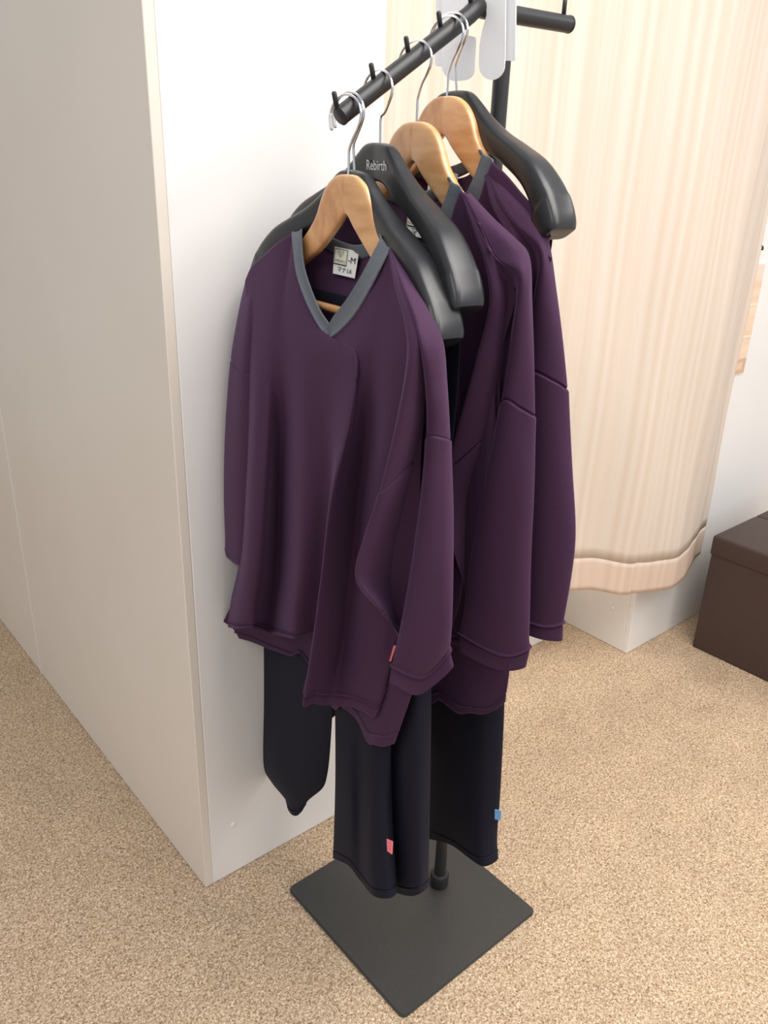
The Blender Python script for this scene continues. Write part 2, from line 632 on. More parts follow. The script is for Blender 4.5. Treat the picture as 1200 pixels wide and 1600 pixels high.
# ------------------------------------------------------------------ brown box stool
st = empty('storage_stool', (2.42, 0.85, 0))
tag(st, 'dark brown leatherette box stool against the white wall at right', 'stool')
sx0, sx1, sy0, sy1 = 2.166, 2.676, 0.66, 1.030
box('body', (sx0 + 0.004, sy0 + 0.004, 0), (sx1 - 0.004, sy1 - 0.004, 0.325), M['leather'], st, 0.006, 3)
xm = (sx0 + sx1) / 2
for a, b in ((sx0, xm - 0.0008), (xm + 0.0008, sx1)):
    o = box('lid_panel', (a, sy0, 0.318), (b, sy1, 0.382), M['leather'], st, 0.009, 4)
    auto_smooth(o, 50)

# ------------------------------------------------------------------ white box in the fitting room
box_o = box('step_box', (1.25, 1.330, 0.0), (1.862, 1.72, 0.16), M['box'], None, 0.004)
tag(box_o, 'white low box on the carpet behind the hanging clothes', 'box')

# ------------------------------------------------------------------ garment stand
PX, PY = 0.9086, 0.8453


def build_stand():
    root = empty('garment_stand', (PX, PY, 0))
    tag(root, 'black metal clothes stand with sloping pegged arm on a square base plate', 'clothes stand')
    # base plate
    cx, cy, hs, th, r = 0.8379, 0.8528, 0.175, 0.0059, 0.012
    pts = []
    for qx, qy, a0 in ((1, 1, 0), (-1, 1, 90), (-1, -1, 180), (1, -1, 270)):
        for k in range(7):
            a = math.radians(a0 + 15 * k)
            pts.append((qx * (hs - r) + r * math.cos(a), qy * (hs - r) + r * math.sin(a)))
    c, s = math.cos(th), math.sin(th)
    bm = bmesh.new()
    vs = [bm.verts.new((cx + c * a - s * b, cy + s * a + c * b, 0.001)) for a, b in pts]
    f = bm.faces.new(vs)
    ex = bmesh.ops.extrude_face_region(bm, geom=[f])
    top = [v for v in ex['geom'] if isinstance(v, bmesh.types.BMVert)]
    for v in top:
        v.co.z += 0.006
    te = [e for e in bm.edges if e.verts[0] in top and e.verts[1] in top]
    bmesh.ops.bevel(bm, geom=te, offset=0.0012, segments=2, affect='EDGES')
    bm_link('base_plate', bm, M['plate'], root)
    # pole
    auto_smooth(lathe('pole', [(0.0118, 0.007), (0.0118, 0.62), (0.0112, 0.622), (0.0112, 1.530)], (PX, PY, 0), M['black'], root), 40)
    auto_smooth(lathe('pole_socket', [(0.0165, 0.007), (0.0185, 0.010), (0.0185, 0.033), (0.0168, 0.037), (0.0125, 0.038)], (PX, PY, 0), M['black'], root), 40)
    # bent arm: short level piece, then the slope
    z_h = 1.5335
    sl = 0.6278
    end = np.array([0.6398, PY, 1.3988])
    bend = np.array([PX - 0.054, PY, z_h])
    right = np.array([PX + 0.128, PY, 1.5375])
    P = [right, right + (bend - right) * 0.02]
    P += list(curve([right + (bend - right) * 0.5, bend + (right - bend) * 0.12, bend + np.array([-0.002, 0, -0.0005]), bend + (end - bend) * 0.07,
                     bend + (end - bend) * 0.16], 14))
    P += [bend + (end - bend) * k for k in (0.3, 0.5, 0.75, 1.0)]
    P = np.array(P)
    V, Fs = tube_geo(P, 0.0109, 28)
    me = bpy.data.meshes.new('arm')
    me.from_pydata(V, [], Fs)
    arm = auto_smooth(link('arm', me, M['black'], root), 40)
    d = (end - bend) / np.linalg.norm(end - bend)
    up = np.array([-0.5317, 0, 0.8469])
    for nm, p0, dd in (('end_cap', end, d), ('end_cap', right, (right - bend) / np.linalg.norm(right - bend))):
        V, Fs = tube_geo(np.array([p0 - dd * 0.0, p0 + dd * 0.002, p0 + dd * 0.0032]), np.array([0.0113, 0.0113, 0.0098]), 28)
        me = bpy.data.meshes.new(nm)
        me.from_pydata(V, [], Fs)
        auto_smooth(link(nm, me, M['black'], root), 40)
    for x in (0.6385, 0.6925, 0.7455, 0.7970, 0.8470):
        b = np.array([x, PY, 1.3988 + (x - 0.6398) * sl]) + up * 0.0085
        pd = np.array([-0.28, 0.0, 0.96])
        tube('peg', np.array([b, b + pd * 0.0165, b + pd * 0.0185]), np.array([0.0031, 0.0031, 0.0022]), M['black'], root, 12)
    b = right + np.array([-0.012, 0, 0.008])
    tube('peg', np.array([b, b + np.array([0, 0, 0.019]), b + np.array([0, 0, 0.0215])]), np.array([0.0032, 0.0032, 0.0022]), M['black'], root, 12)
    return root


build_stand()


def arm_z(x):
    return 1.3988 + (x - 0.6398) * 0.6278


# ------------------------------------------------------------------ hangers
def sweep_half(fr, z0, stations, side, depth_c, expo, name, mt, parent, seg=28, nst=60, tilt=0.0):
    """stations: (Tu,Tz,Bu,Bz,d); side +1 / -1 mirrors u."""
    S = curve([(a, b, c_) for a, b, c_ in [(q[0], q[1], q[4]) for q in stations]], nst)
    B = curve([(q[2], q[3], 0) for q in stations], nst)
    rows = []
    for k in range(nst):
        Tu, Tz, d = S[k]
        Bu, Bz, _ = B[k]
        mu, mz = (Tu + Bu) / 2, (Tz + Bz) / 2
        hu, hz = (Tu - Bu) / 2, (Tz - Bz) / 2
        row = []
        for j in range(seg):
            a = 2 * math.pi * j / seg
            ca, sa = math.cos(a), math.sin(a)
            x = math.copysign(abs(ca) ** (2 / expo), ca)
            y = math.copysign(abs(sa) ** (2 / expo), sa)
            u = mu + hu * y
            z = mz + hz * y
            n = d * x + depth_c * (mu / 0.21) ** 2
            row.append(fr.L(side * u, z0 + z + side * u * tilt, n))
        rows.append(row)
    G = np.array(rows)
    o = grid_mesh(name, G, mt, parent, closed=True, cap=True)
    bm = bmesh.new()
    bm.from_mesh(o.data)
    bmesh.ops.recalc_face_normals(bm, faces=bm.faces)
    bm.to_mesh(o.data)
    bm.free()
    return auto_smooth(o, 50)


def hook(fr, z0, parent, tip=True, lean=0.0):
    top = arm_z(fr.o[0] + lean) + 0.0152 - z0
    r = 0.0225
    cz = top - r
    pts = [(0, -0.012), (0, 0.0), (0.0, 0.014), (0.0, 0.025), (-0.0015, 0.0295), (-0.0085, cz - 0.0245), (-0.0175, cz - 0.0145), (-0.0230, cz - 0.0065)]
    for a in range(0, 181, 20):
        th = math.radians(a)
        pts.append((0.0085 - 0.0330 * math.cos(th), cz + r * math.sin(th)))
    pts += [(0.0405, cz - 0.009), (0.0385, cz - 0.015)]
    ln = lambda z: np.array([lean * min(1.0, max(0.0, z / (cz * 0.8))), 0, 0])
    P = curve([fr.L(u, z0 + z, 0) + ln(z) for u, z in pts], 70)
    h = tube('hook', P, 0.00165, M['chrome'], parent, 12)
    if tip:
        Q = P[-9:]
        tube('hook_sleeve', Q, np.array([0.0024] * 7 + [0.0024, 0.0016]), M['clear'], h, 12)
    return h


WOOD = [(0, 0, 0, -.046, .0062), (.012, -.0003, .004, -.047, .0064), (.024, -.0028, .009, -.051, .0065), (.041, -.0125, .018, -.060, .0065),
        (.054, -.028, .030, -.070, .0065), (.066, -.050, .043, -.080, .0065), (.085, -.071, .062, -.094, .007), (.115, -.093, .095, -.112, .0065),
        (.15, -.116, .132, -.133, .0065), (.178, -.140, .164, -.156, .0065), (.193, -.156, .182, -.170, .0065), (.196, -.162, .187, -.172, .005)]
BLACK = [(0, 0, 0, -.044, .0085), (.014, -.0005, .012, -.045, .009), (.026, -.003, .022, -.048, .0095), (.042, -.014, .036, -.056, .0105), (.062, -.03, .052, -.065, .012), (.094, -.05, .084, -.077, .0145),
         (.13, -.066, .121, -.094, .017), (.165, -.083, .152, -.112, .0195), (.190, -.103, .172, -.131, .0215), (.2035, -.1165, .181, -.144, .022),
         (.207, -.1205, .1805, -.1535, .0232), (.218, -.138, .190, -.165, .0232), (.2225, -.150, .1965, -.169, .0225), (.2235, -.155, .202, -.170, .0205)]


def wood_hanger(fr, z0, label, c=0.002):
    r = empty('wooden_hanger', fr.L(0, z0 - 0.05, 0))
    tag(r, label, 'hanger', 'wooden hangers on the sloping arm')
    for s in (1, -1):
        sweep_half(fr, z0, WOOD, s, c, 5, 'arm', M['wood_b'] if s > 0 else M['wood'], r)
    tube('trouser_bar', np.array([fr.L(u, z0 - 0.163, c * 0.5) for u in np.linspace(-0.185, 0.185, 12)]), 0.0055, M['wood'], r, 14)
    hook(fr, z0, r)
    return r


def black_hanger(fr, z0, label, tilt=0.04, c=0.017, lean=0.0):
    r = empty('plastic_hanger', fr.L(0, z0 - 0.05, 0))
    tag(r, label, 'hanger', 'black plastic hangers on the sloping arm')
    full = [(-q[0], q[1], -q[2], q[3], q[4]) for q in BLACK[:0:-1]] + BLACK
    sweep_half(fr, z0, full, 1, c, 4.2, 'body', M['plastic'], r, seg=36, nst=150, tilt=tilt)
    for s in (1, -1):
        pts = [(.190, -.160), (.190, -.172), (.186, -.180), (.179, -.182), (.173, -.178)]
        tube('trouser_loop', curve([fr.L(s * u, z0 + z + s * u * tilt, 0.010) for u, z in pts], 24), 0.0028, M['hookblack'], r)
    hook(fr, z0, r, lean=lean)
    return r


FW1, FB1, FRB, FW2, FW3, FB3 = Frame(0.652), Frame(0.661, 85.0), Frame(0.700, 82.5), Frame(0.759), Frame(0.810), Frame(0.826, 87.5)
Z_W1, Z_B1, Z_RB, Z_W2, Z_W3, Z_B3 = 1.335, 1.340, 1.372, 1.3987, 1.4312, 1.4385
wood_hanger(FW1, Z_W1, 'frontmost light wooden hanger carrying the front purple shirt', 0.014)
black_hanger(FB1, Z_B1, 'black plastic hanger directly behind the frontmost wooden hanger', lean=-0.0045)
RB = black_hanger(FRB, Z_RB, 'black plastic hanger with silver lettering on its front')
wood_hanger(FW2, Z_W2, 'light wooden hanger just behind the lettered black hanger')
wood_hanger(FW3, Z_W3, 'rearmost light wooden hanger in front of the last black hanger')
black_hanger(FB3, Z_B3, 'rearmost black plastic hanger nearest the pole, shoulder clear of shirts', tilt=-0.015, lean=-0.0095)


# ------------------------------------------------------------------ text
def text_mesh(body, size_xy=None):
    cu = bpy.data.curves.new('text', 'FONT')
    cu.body = body
    cu.resolution_u = 3
    o = bpy.data.objects.new('text', cu)
    COL.objects.link(o)
    dg = bpy.context.evaluated_depsgraph_get()
    me = bpy.data.meshes.new_from_object(o.evaluated_get(dg))
    bpy.data.objects.remove(o)
    bpy.data.curves.remove(cu)
    n = len(me.vertices)
    co = np.empty(n * 3)
    me.vertices.foreach_get('co', co)
    co = co.reshape(-1, 3)
    Fs = [tuple(p.vertices) for p in me.polygons]
    bpy.data.meshes.remove(me)
    co[:, :2] -= co[:, :2].min(0)
    co[:, :2] /= np.maximum(co[:, :2].max(0), 1e-9)
    return co[:, :2], Fs


def quad_map(Q):
    """Q: TL, TR, BR, BL 3-D corners -> map (a right, b up) in 0..1 to 3-D"""
    TL, TR, BR, BL = [np.asarray(q) for q in Q]
    nn = np.cross(TR - TL, TL - BL)
    nn /= np.linalg.norm(nn)
    if nn @ (CAM - TL) < 0:
        nn = -nn

    def f(a, b, off=0.0):
        top = TL + (TR - TL) * a
        bot = BL + (BR - BL) * a
        return bot + (top - bot) * b + nn * off
    return f


def text_on(name, body, qm, rect, off, mt, parent):
    co, Fs = text_mesh(body)
    x0, y0, x1, y1 = rect
    V = [tuple(qm(x0 + (x1 - x0) * a, y0 + (y1 - y0) * b, off)) for a, b in co]
    me = bpy.data.meshes.new(name)
    me.from_pydata(V, [], Fs)
    return link(name, me, mt, parent, False)


def rect_on(name, qm, rect, off, mt, parent, n=6):
    x0, y0, x1, y1 = rect
    V, Fs = [], []
    for j in range(n + 1):
        for i in range(n + 1):
            V.append(tuple(qm(x0 + (x1 - x0) * i / n, y0 + (y1 - y0) * j / n, off)))
    for j in range(n):
        for i in range(n):
            a = j * (n + 1) + i
            Fs.append((a, a + 1, a + n + 2, a + n + 1))
    me = bpy.data.meshes.new(name)
    me.from_pydata(V, [], Fs)
    return link(name, me, mt, parent, False)


def lines_on(name, qm, polylines, off, wd, mt, parent):
    V, Fs = [], []
    for pl in polylines:
        for (a0, b0), (a1, b1) in zip(pl[:-1], pl[1:]):
            p, q = qm(a0, b0, off), qm(a1, b1, off)
            d = (q - p) / max(np.linalg.norm(q - p), 1e-9)
            nn = qm(0, 0, 1.0) - qm(0, 0, 0)
            s = np.cross(d, nn) * wd / 2
            k = len(V)
            e = d * wd * 0.3
            V += [tuple(p - s - e), tuple(q - s + e), tuple(q + s + e), tuple(p + s - e)]
            Fs.append((k, k + 1, k + 2, k + 3))
    me = bpy.data.meshes.new(name)
    me.from_pydata(V, [], Fs)
    return link(name, me, mt, parent, False)


fq = quad_map([FRB.px(572, 248, 0.0102), FRB.px(605, 250, 0.0106), FRB.px(605, 269, 0.0126), FRB.px(572, 267, 0.0116)])
text_on('lettering', 'Rebirth', fq, (0.04, 0.10, 0.97, 0.92), 0.0004, M['silver'], RB)


# ------------------------------------------------------------------ shirts
def add_relief(G, closed, fn):
    """fn(v, u) -> displacement along the normal, v,u in 0..1 arrays"""
    nv, nu = G.shape[:2]
    Nn = grid_normals(G, closed)
    v = np.linspace(0, 1, nv)[:, None]
    u = np.linspace(0, 1, nu, endpoint=not closed)[None, :]
    return G + Nn * fn(v, u)[:, :, None]


def soft_noise(G, amp, sx, sz, seed):
    D = np.zeros(G.shape[:2])
    for j in range(G.shape[0]):
        for i in range(G.shape[1]):
            p = G[j, i]
            D[j, i] = pnoise(Vector((p[0] * sx + seed, p[1] * sx, p[2] * sz)))
    return D * amp


def front_rows_1():
    F = FW1
    left = [(383, 438, .034), (392, 418, .032), (412, 398, .028), (437, 376, .022), (457, 364, .014)]
    neckL = [(457, 364, .014), (458, 385, .021), (463, 425, .028), (476, 465, .033), (494, 502, .036), (512, 528, .037)]
    neckR = [(512, 528, .037), (530, 515, .036), (552, 490, .034), (575, 450, .029), (596, 408, .018), (608, 388, .014)]
    right = [(608, 388, .014), (618, 410, .021), (630, 442, .030), (645, 475, .036), (655, 510, .038), (664, 555, .036)]
    segs = [(left, 0.0, 0.24), (neckL, 0.24, 0.5), (neckR, 0.5, 0.74), (right, 0.74, 1.0)]
    return segs


HEM_V = 0.968


def front_panel(F, rows_px, segs, nu, nv, name, parent, hem_groove=True):
    us = np.linspace(0, 1, nu)
    top = np.zeros((nu, 3))
    for pts, a, b in segs:
        k = (us >= a - 1e-9) & (us <= b + 1e-9)
        c = curve([p for p in pts], 200)
        top[k] = np.stack([np.interp((us[k] - a) / (b - a), np.linspace(0, 1, 200), c[:, q]) for q in range(3)], 1)
    ctrl = [top]
    for r in rows_px:
        P = np.array(r)
        t = np.linspace(0, 1, len(P)) if len(P) != 13 else COLS
        ctrl.append(hermite(P, t, us))
    ctrl = np.array(ctrl)
    tv = knots(ctrl, 0)
    # keep the knots local per row but equal for all columns
    G = hermite(ctrl, tv, dense(nv, [(HEM_V, 0.003)]))
    return G, tv


# column positions of the 13 body controls
COLS = np.array([0, .08, .17, .27, .36, .445, .475, .56, .65, .74, .83, .92, 1.0])

S1_FRONT = [   # rows of (px, py, n) from the chest to the hem
    [(388, 540, .046), (400, 545, .053), (418, 548, .052), (440, 550, .043), (470, 553, .045), (512, 556, .0445), (542, 556, .0455), (558, 556, .044), (580, 558, .040), (605, 560, .042), (628, 562, .042), (650, 566, .040), (668, 570, .034)],
    [(388, 640, .056), (398, 645, .068), (418, 648, .060), (444, 650, .034), (472, 653, .053), (516, 656, .047), (536, 655, .057), (556, 657, .045), (578, 660, .026), (602, 662, .043), (622, 668, .042), (640, 672, .034), (660, 675, .018)],
    [(382, 760, .060), (392, 764, .077), (414, 768, .069), (440, 770, .024), (472, 772, .058), (516, 778, .043), (514, 776, .068), (536, 780, .052), (562, 785, .012), (588, 790, .036), (612, 795, .031), (635, 800, .018), (655, 805, .008)],
    [(374, 870, .064), (386, 878, .081), (408, 884, .070), (436, 888, .014), (466, 892, .056), (510, 900, .032), (501, 898, .070), (522, 904, .053), (548, 908, .008), (574, 912, .028), (600, 918, .023), (625, 920, .010), (648, 922, .002)],
    [(361, 935, .070), (374, 945, .083), (398, 945, .072), (428, 952, .014), (458, 960, .050), (503, 972, .024), (488, 1005, .072), (508, 1010, .056), (535, 1015, .010), (565, 1022, .022), (590, 1030, .018), (606, 1030, .010), (618, 1012, .004)],
    [(356, 980, .072), (370, 983, .084), (396, 982, .072), (426, 990, .014), (456, 998, .046), (500, 1008, .020), (478, 1076, .072), (491, 1099, .061), (520, 1102, .034), (546, 1104, .022), (568, 1112, .016), (586, 1120, .012), (598, 1092, .006)],
]


def build_body(shirt, F, dF, first, ulim=-0.238):
    """first: measured in the first shirt's own frame; other shirts take the same cut, moved with their hanger."""
    def W(q):
        p = FW1.px(*q)
        if first:
            return p
        d = p - FW1.o
        u, z, n = d @ FW1.u, d[2], d @ FW1.n
        k = min(1.0, max(0.0, (Z_W1 - 0.14 - z) / 0.5))
        k = k * k * (3 - 2 * k)
        u = u - 0.115 * k
        n *= 1.0 - 0.58 * min(1.0, max(0.0, (Z_W1 - 0.07 - z) / 0.08))
        if u < -0.065 and z < Z_W1 - 0.082 and n > 0.0115:
            n = n + (0.0115 - n) * min(1.0, (-0.065 - u) / 0.03)
        lim = ulim - (0.085 * min(1.0, max(0.0, (0.80 - z) / 0.16)) if ulim < -0.2 else 0.0) + 0.06
        if u < lim and z < Z_W1 - 0.2:
            u = lim + (u - lim) * 0.4
        return F.L(u, z + dF[2] - 0.03 * k, n)
    segs = [([W(q) for q in pts], a, b) for pts, a, b in front_rows_1()]
    lift = [0] * 6 if first else [0, 0, 0, 0, 40, 78]
    rows = [[W((x, y - lift[k], n)) for x, y, n in r] for k, r in enumerate(S1_FRONT)]
    nu, nv = (260, 260) if first else (120, 130)
    G, tv = front_panel(F, rows, segs, nu, nv, 'front', shirt)
    D = soft_noise(G, 0.0022, 9, 3, 3.0 + dF[0] * 50)
    vv = dense(nv, [(HEM_V, 0.003)])[:, None]
    D = D * np.clip((vv - 0.05) * 6, 0, 1)
    # stitched line above the hem
    hv = 0.968
    D = D - 0.0024 * np.exp(-((vv - hv) / 0.003) ** 2) + 0.0016 * np.exp(-((vv - hv - 0.007) / 0.004) ** 2)
    # sunk seam around the neck
    D = D + 0.0 * vv
    G = G - grid_normals(G, False) * 0 + grid_normals(G, False) * (D * SIGN)[:, :, None]
    front = grid_mesh('front_panel', G, M['purple'], shirt, thick=0.0016)
    front.data.flip_normals()
    # back
    back = [
        [(383, 438, .020), (400, 410, .014), (425, 388, .008), (455, 366, .000), (480, 371, -.022), (503, 380, -.031), (528, 392, -.033), (553, 400, -.031), (582, 402, -.022), (608, 388, .000), (636, 432, .008), (662, 478, .018), (686, 522, .020)],
        [(388, 480, 0.0300), (405, 470, 0.0180), (430, 465, 0.0020), (455, 462, -0.0030), (480, 464, -0.0030), (505, 468, -0.0030), (530, 470, -0.0030), (555, 472, -0.0030), (580, 474, -0.0030), (605, 478, -0.0030), (630, 488, 0.0020), (652, 505, 0.0100), (676, 530, 0.0100)],
        [(386, 640, 0.0400), (402, 644, 0.0220), (428, 648, 0.0060), (455, 652, 0.0000), (480, 655, 0.0000), (505, 660, 0.0000), (530, 664, 0.0000), (555, 668, 0.0000), (580, 672, 0.0000), (605, 676, 0.0000), (630, 680, 0.0000), (650, 684, 0.0000), (670, 690, 0.0020)],
        [(380, 850, 0.0540), (394, 858, 0.0340), (420, 866, 0.0160), (448, 874, 0.0040), (475, 882, 0.0010), (502, 890, 0.0010), (528, 900, 0.0010), (554, 910, 0.0010), (580, 920, 0.0010), (606, 930, 0.0010), (630, 935, 0.0010), (652, 938, 0.0010), (670, 940, 0.0010)],
        [(364, 938, 0.0640), (382, 950, 0.0420), (408, 964, 0.0220), (436, 982, 0.0080), (462, 1000, 0.0010), (490, 1015, 0.0010), (516, 1030, 0.0010), (540, 1046, 0.0010), (562, 1060, 0.0010), (584, 1075, 0.0010), (608, 1078, 0.0020), (628, 1074, 0.0010), (650, 1060, 0.0010)],
        [(339, 990, 0.0660), (360, 994, 0.0460), (388, 1001, 0.0260), (420, 1014, 0.0140), (452, 1025, 0.0080), (484, 1040, 0.0040), (510, 1090, 0.0010), (534, 1104, 0.0010), (558, 1124, 0.0010), (575, 1159, 0.0060), (588, 1164, 0.0100), (602, 1166, 0.0060), (617, 1161, 0.0010)],
    ]
    if not first:
        back[-1][9:] = [(575, 1124, .001), (590, 1126, .001), (604, 1120, .001), (617, 1108, .001)]
    R = [[W(q) for q in r] for r in back]
    ctrl = np.array([hermite(np.array(r), COLS, np.linspace(0, 1, nu)) for r in R])
    G = hermite(ctrl, knots(ctrl, 0), vv[:, 0])
    D = soft_noise(G, 0.003, 8, 3, 9.0) * np.clip((vv - 0.05) * 6, 0, 1)
    D = D - 0.0022 * np.exp(-((vv - 0.968) / 0.003) ** 2)
    G = G + grid_normals(G, False) * (D * SIGN)[:, :, None]
    grid_mesh('back_panel', G, M['purple'], shirt, thick=-0.0016)
    # rib collar: ring from the V round the back neck
    outer = [(513, 529, .039), (533, 513, .038), (555, 488, .036), (578, 448, .031), (598, 408, .022), (609, 386, .013), (604, 378, .0), (588, 394, -.018), (556, 404, -.030), (528, 396, -.033), (503, 383, -.031), (482, 373, -.022),
             (464, 362, -.004), (456, 362, .013), (457, 385, .023), (462, 425, .030), (475, 465, .035), (493, 502, .038), (511, 528, .039)]
    inner = [(508, 519, .036), (519, 497, .036), (543, 465, .033), (563, 432, .029), (581, 398, .021), (595, 370, .012), (592, 366, -.0), (580, 378, -.016), (556, 384, -.027), (530, 376, -.031), (508, 366, -.030), (488, 362, -.022),
             (474, 357, -.004), (470, 359, .012), (470, 385, .021), (474, 418, .027), (486, 456, .032), (500, 488, .035), (513, 507, .036)]
    O = curve([W(q) for q in outer], 160)
    I = curve([W(q) for q in inner], 160)
    rows = []
    for t in np.linspace(0, 1, 12):
        p = O * (1 - t) + I * t
        rows.append(p)
    G = np.array(rows)
    Nn = grid_normals(G, False)
    bul = np.sin(np.linspace(0, 1, 12) * math.pi)[:, None, None] ** 0.6 * 0.0022
    G = G - Nn * bul * CSIGN
    rb = np.sin(np.arange(160) * 2.2)[None, :, None] * 0.00015
    G = G + Nn * rb
    grid_mesh('collar', G, M['grey'], shirt, thick=0.0022)
    return front


SIGN, CSIGN = 1.0, 1.0


def squeeze(rows, front, rear, add=()):
    out = []
    for i, r in enumerate(rows):
        a = add[i] if i < len(add) else 0.0
        out.append([(x, y, (n * front if n > 0 else n * rear) + a) for x, y, n in r])
    return out


def tube_part(name, F, rows, shirt, nu, nv, mt, seams=(), cords=(), noise=0.0015, seed=0.0, dF=None, yoke=True):
    P = [[F.px(*q) + (0 if dF is None else dF) for q in r] for r in rows]
    P = np.array(P)
    tv = knots(P, 0)
    tu = knots(np.concatenate([P, P[:, :1]], axis=1), 1)
    ix = np.arange(len(tv))
    v = dense(nv, [(np.interp(r, ix, tv), wd) for r, dep, wd in list(seams) + list(cords)])
    us = dense(nu, [(tu[2], 0.004)] if yoke and len(rows[0]) == 9 else [], True)
    G, tu, tv = grid_surface(P, nu, nv, True, v, us)
    Nn = grid_normals(G, True)
    c = G.mean(1, keepdims=True)
    if ((G - c) * Nn).sum() < 0:
        Nn = -Nn
    D = soft_noise(G, noise, 9, 4, seed) * np.clip(v * 8, 0, 1)[:, None]
    for r, dep, wd in seams:            # r = control row index (float)
        x = np.interp(r, np.arange(len(tv)), tv)
        D += (-dep * np.exp(-((v - x) / wd) ** 2))[:, None]
        D += (np.where(v > x, dep * 0.45 * (1 - np.exp(-((v - x) / (1.5 * wd)) ** 2)) * np.exp(-(np.maximum(v - x, 0) / 0.03)), 0.0))[:, None]
    for r, dep, wd in cords:
        x = np.interp(r, np.arange(len(tv)), tv)
        D += (dep * np.exp(-((v - x) / wd) ** 2) - dep * 0.6 * np.exp(-((v - x - 2.0 * wd) / (0.9 * wd)) ** 2))[:, None]
    if yoke and len(rows[0]) == 9:
        uu = us
        c2 = np.exp(-((uu - tu[2]) / 0.004) ** 2)
        m_ = np.clip((tv[5] - v) * 30, 0, 1)
        D += -0.0022 * m_[:, None] * c2[None, :]
    G = G + Nn * D[:, :, None]
    o = grid_mesh(name, G, mt, shirt, closed=True, thick=0.0)
    bm = bmesh.new()
    bm.from_mesh(o.data)
    bmesh.ops.recalc_face_normals(bm, faces=bm.faces)
    bm.to_mesh(o.data)
    bm.free()
    md = o.modifiers.new('thickness', 'SOLIDIFY')
    md.thickness = 0.0016
    md.offset = -1
    return o


# loops: outer edge, outer panel, front ridge, valley, flap middle, flap edge, behind flap, inner back, outer back
SL1 = [
    [(617, 391, -.004), (615, 391, .003), (612, 391, .010), (611, 391, .011), (610, 391, .012), (609, 391, .012), (609, 391, .006), (611, 390, -.004), (614, 390, -.008)],
    [(645, 434, -.006), (640, 437, .008), (631, 442, .020), (628, 444, .021), (625, 445, .022), (621, 447, .022), (620, 447, .010), (628, 442, -.008), (638, 436, -.014)],
    [(674, 486, -.006), (666, 490, .012), (651, 494, .026), (648, 497, .026), (643, 500, .028), (636, 504, .028), (636, 504, .014), (648, 495, -.010), (664, 488, -.018)],
    [(690, 532, -.008), (680, 536, .013), (662, 540, .028), (658, 543, .026), (650, 546, .032), (641, 550, .033), (640, 550, .016), (656, 543, -.012), (680, 534, -.022)],
    [(697, 600, -.012), (689, 604, .012), (671, 612, .026), (664, 618, -.004), (650, 630, .030), (628, 640, .048), (628, 644, .026), (655, 625, -.016), (686, 602, -.030)],
    [(702, 688, -.016), (692, 684, .010), (672, 680, .022), (662, 697, -.034), (640, 724, .024), (598, 766, .062), (602, 770, .040), (645, 730, -.026), (690, 686, -.038)],
    [(706, 790, -.022), (692, 794, .010), (661, 800, .024), (650, 806, -.048), (624, 822, .018), (575, 836, .072), (580, 842, .044), (630, 820, -.034), (690, 790, -.046)],
    [(706, 890, -.026), (690, 896, .008), (647, 905, .026), (638, 908, -.044), (612, 910, .014), (561, 902, .076), (572, 915, .046), (620, 910, -.034), (688, 890, -.052)],
    [(705, 965, -.030), (686, 975, .004), (634, 984, .028), (627, 980, -.020), (614, 968, .014), (592, 948, .056), (606, 962, .030), (630, 968, -.030), (684, 962, -.054)],
    [(703, 1000, -.034), (672, 1036, .004), (623, 1032, .030), (622, 1026, .012), (624, 1014, .006), (630, 1004, .004), (640, 1000, -.010), (656, 998, -.034), (686, 988, -.056)],
    [(701, 1019, -.036), (661, 1056, .003), (620, 1043, .030), (619, 1037, .018), (622, 1028, .008), (630, 1018, .002), (642, 1014, -.012), (660, 1012, -.036), (688, 1006, -.056)],
    [(706, 1045, -.036), (655, 1084, .002), (616, 1068, .032), (615, 1060, .022), (620, 1050, .010), (630, 1042, .002), (644, 1036, -.012), (662, 1034, -.036), (692, 1030, -.056)],
]
SL1_LEFT = [
    [(384, 436, .012), (388, 430, .022), (396, 420, .024), (402, 416, .018), (402, 414, .008), (396, 418, .000), (388, 428, .002)],
    [(374, 480, .026), (380, 482, .040), (392, 486, .044), (402, 488, .034), (402, 486, .018), (392, 482, .008), (380, 480, .012)],
    [(361, 562, .040), (368, 574, .052), (384, 584, .056), (400, 586, .044), (402, 582, .026), (388, 572, .014), (370, 564, .024)],
    [(352, 680, .050), (360, 690, .062), (382, 696, .064), (404, 698, .052), (404, 694, .032), (386, 686, .022), (364, 680, .034)],
    [(350, 780, .054), (358, 790, .066), (380, 796, .066), (400, 798, .054), (400, 794, .036), (384, 784, .026), (362, 778, .038)],
    [(352, 838, .056), (360, 850, .066), (378, 856, .066), (394, 856, .054), (394, 850, .038), (380, 840, .028), (364, 834, .040)],
    [(352, 856, .056), (360, 868, .066), (376, 872, .066), (390, 872, .054), (390, 866, .038), (378, 856, .028), (364, 850, .040)],
    [(353, 866, .056), (360, 876, .064), (376, 884, .066), (388, 884, .054), (388, 876, .038), (378, 866, .028), (364, 860, .040)],
]
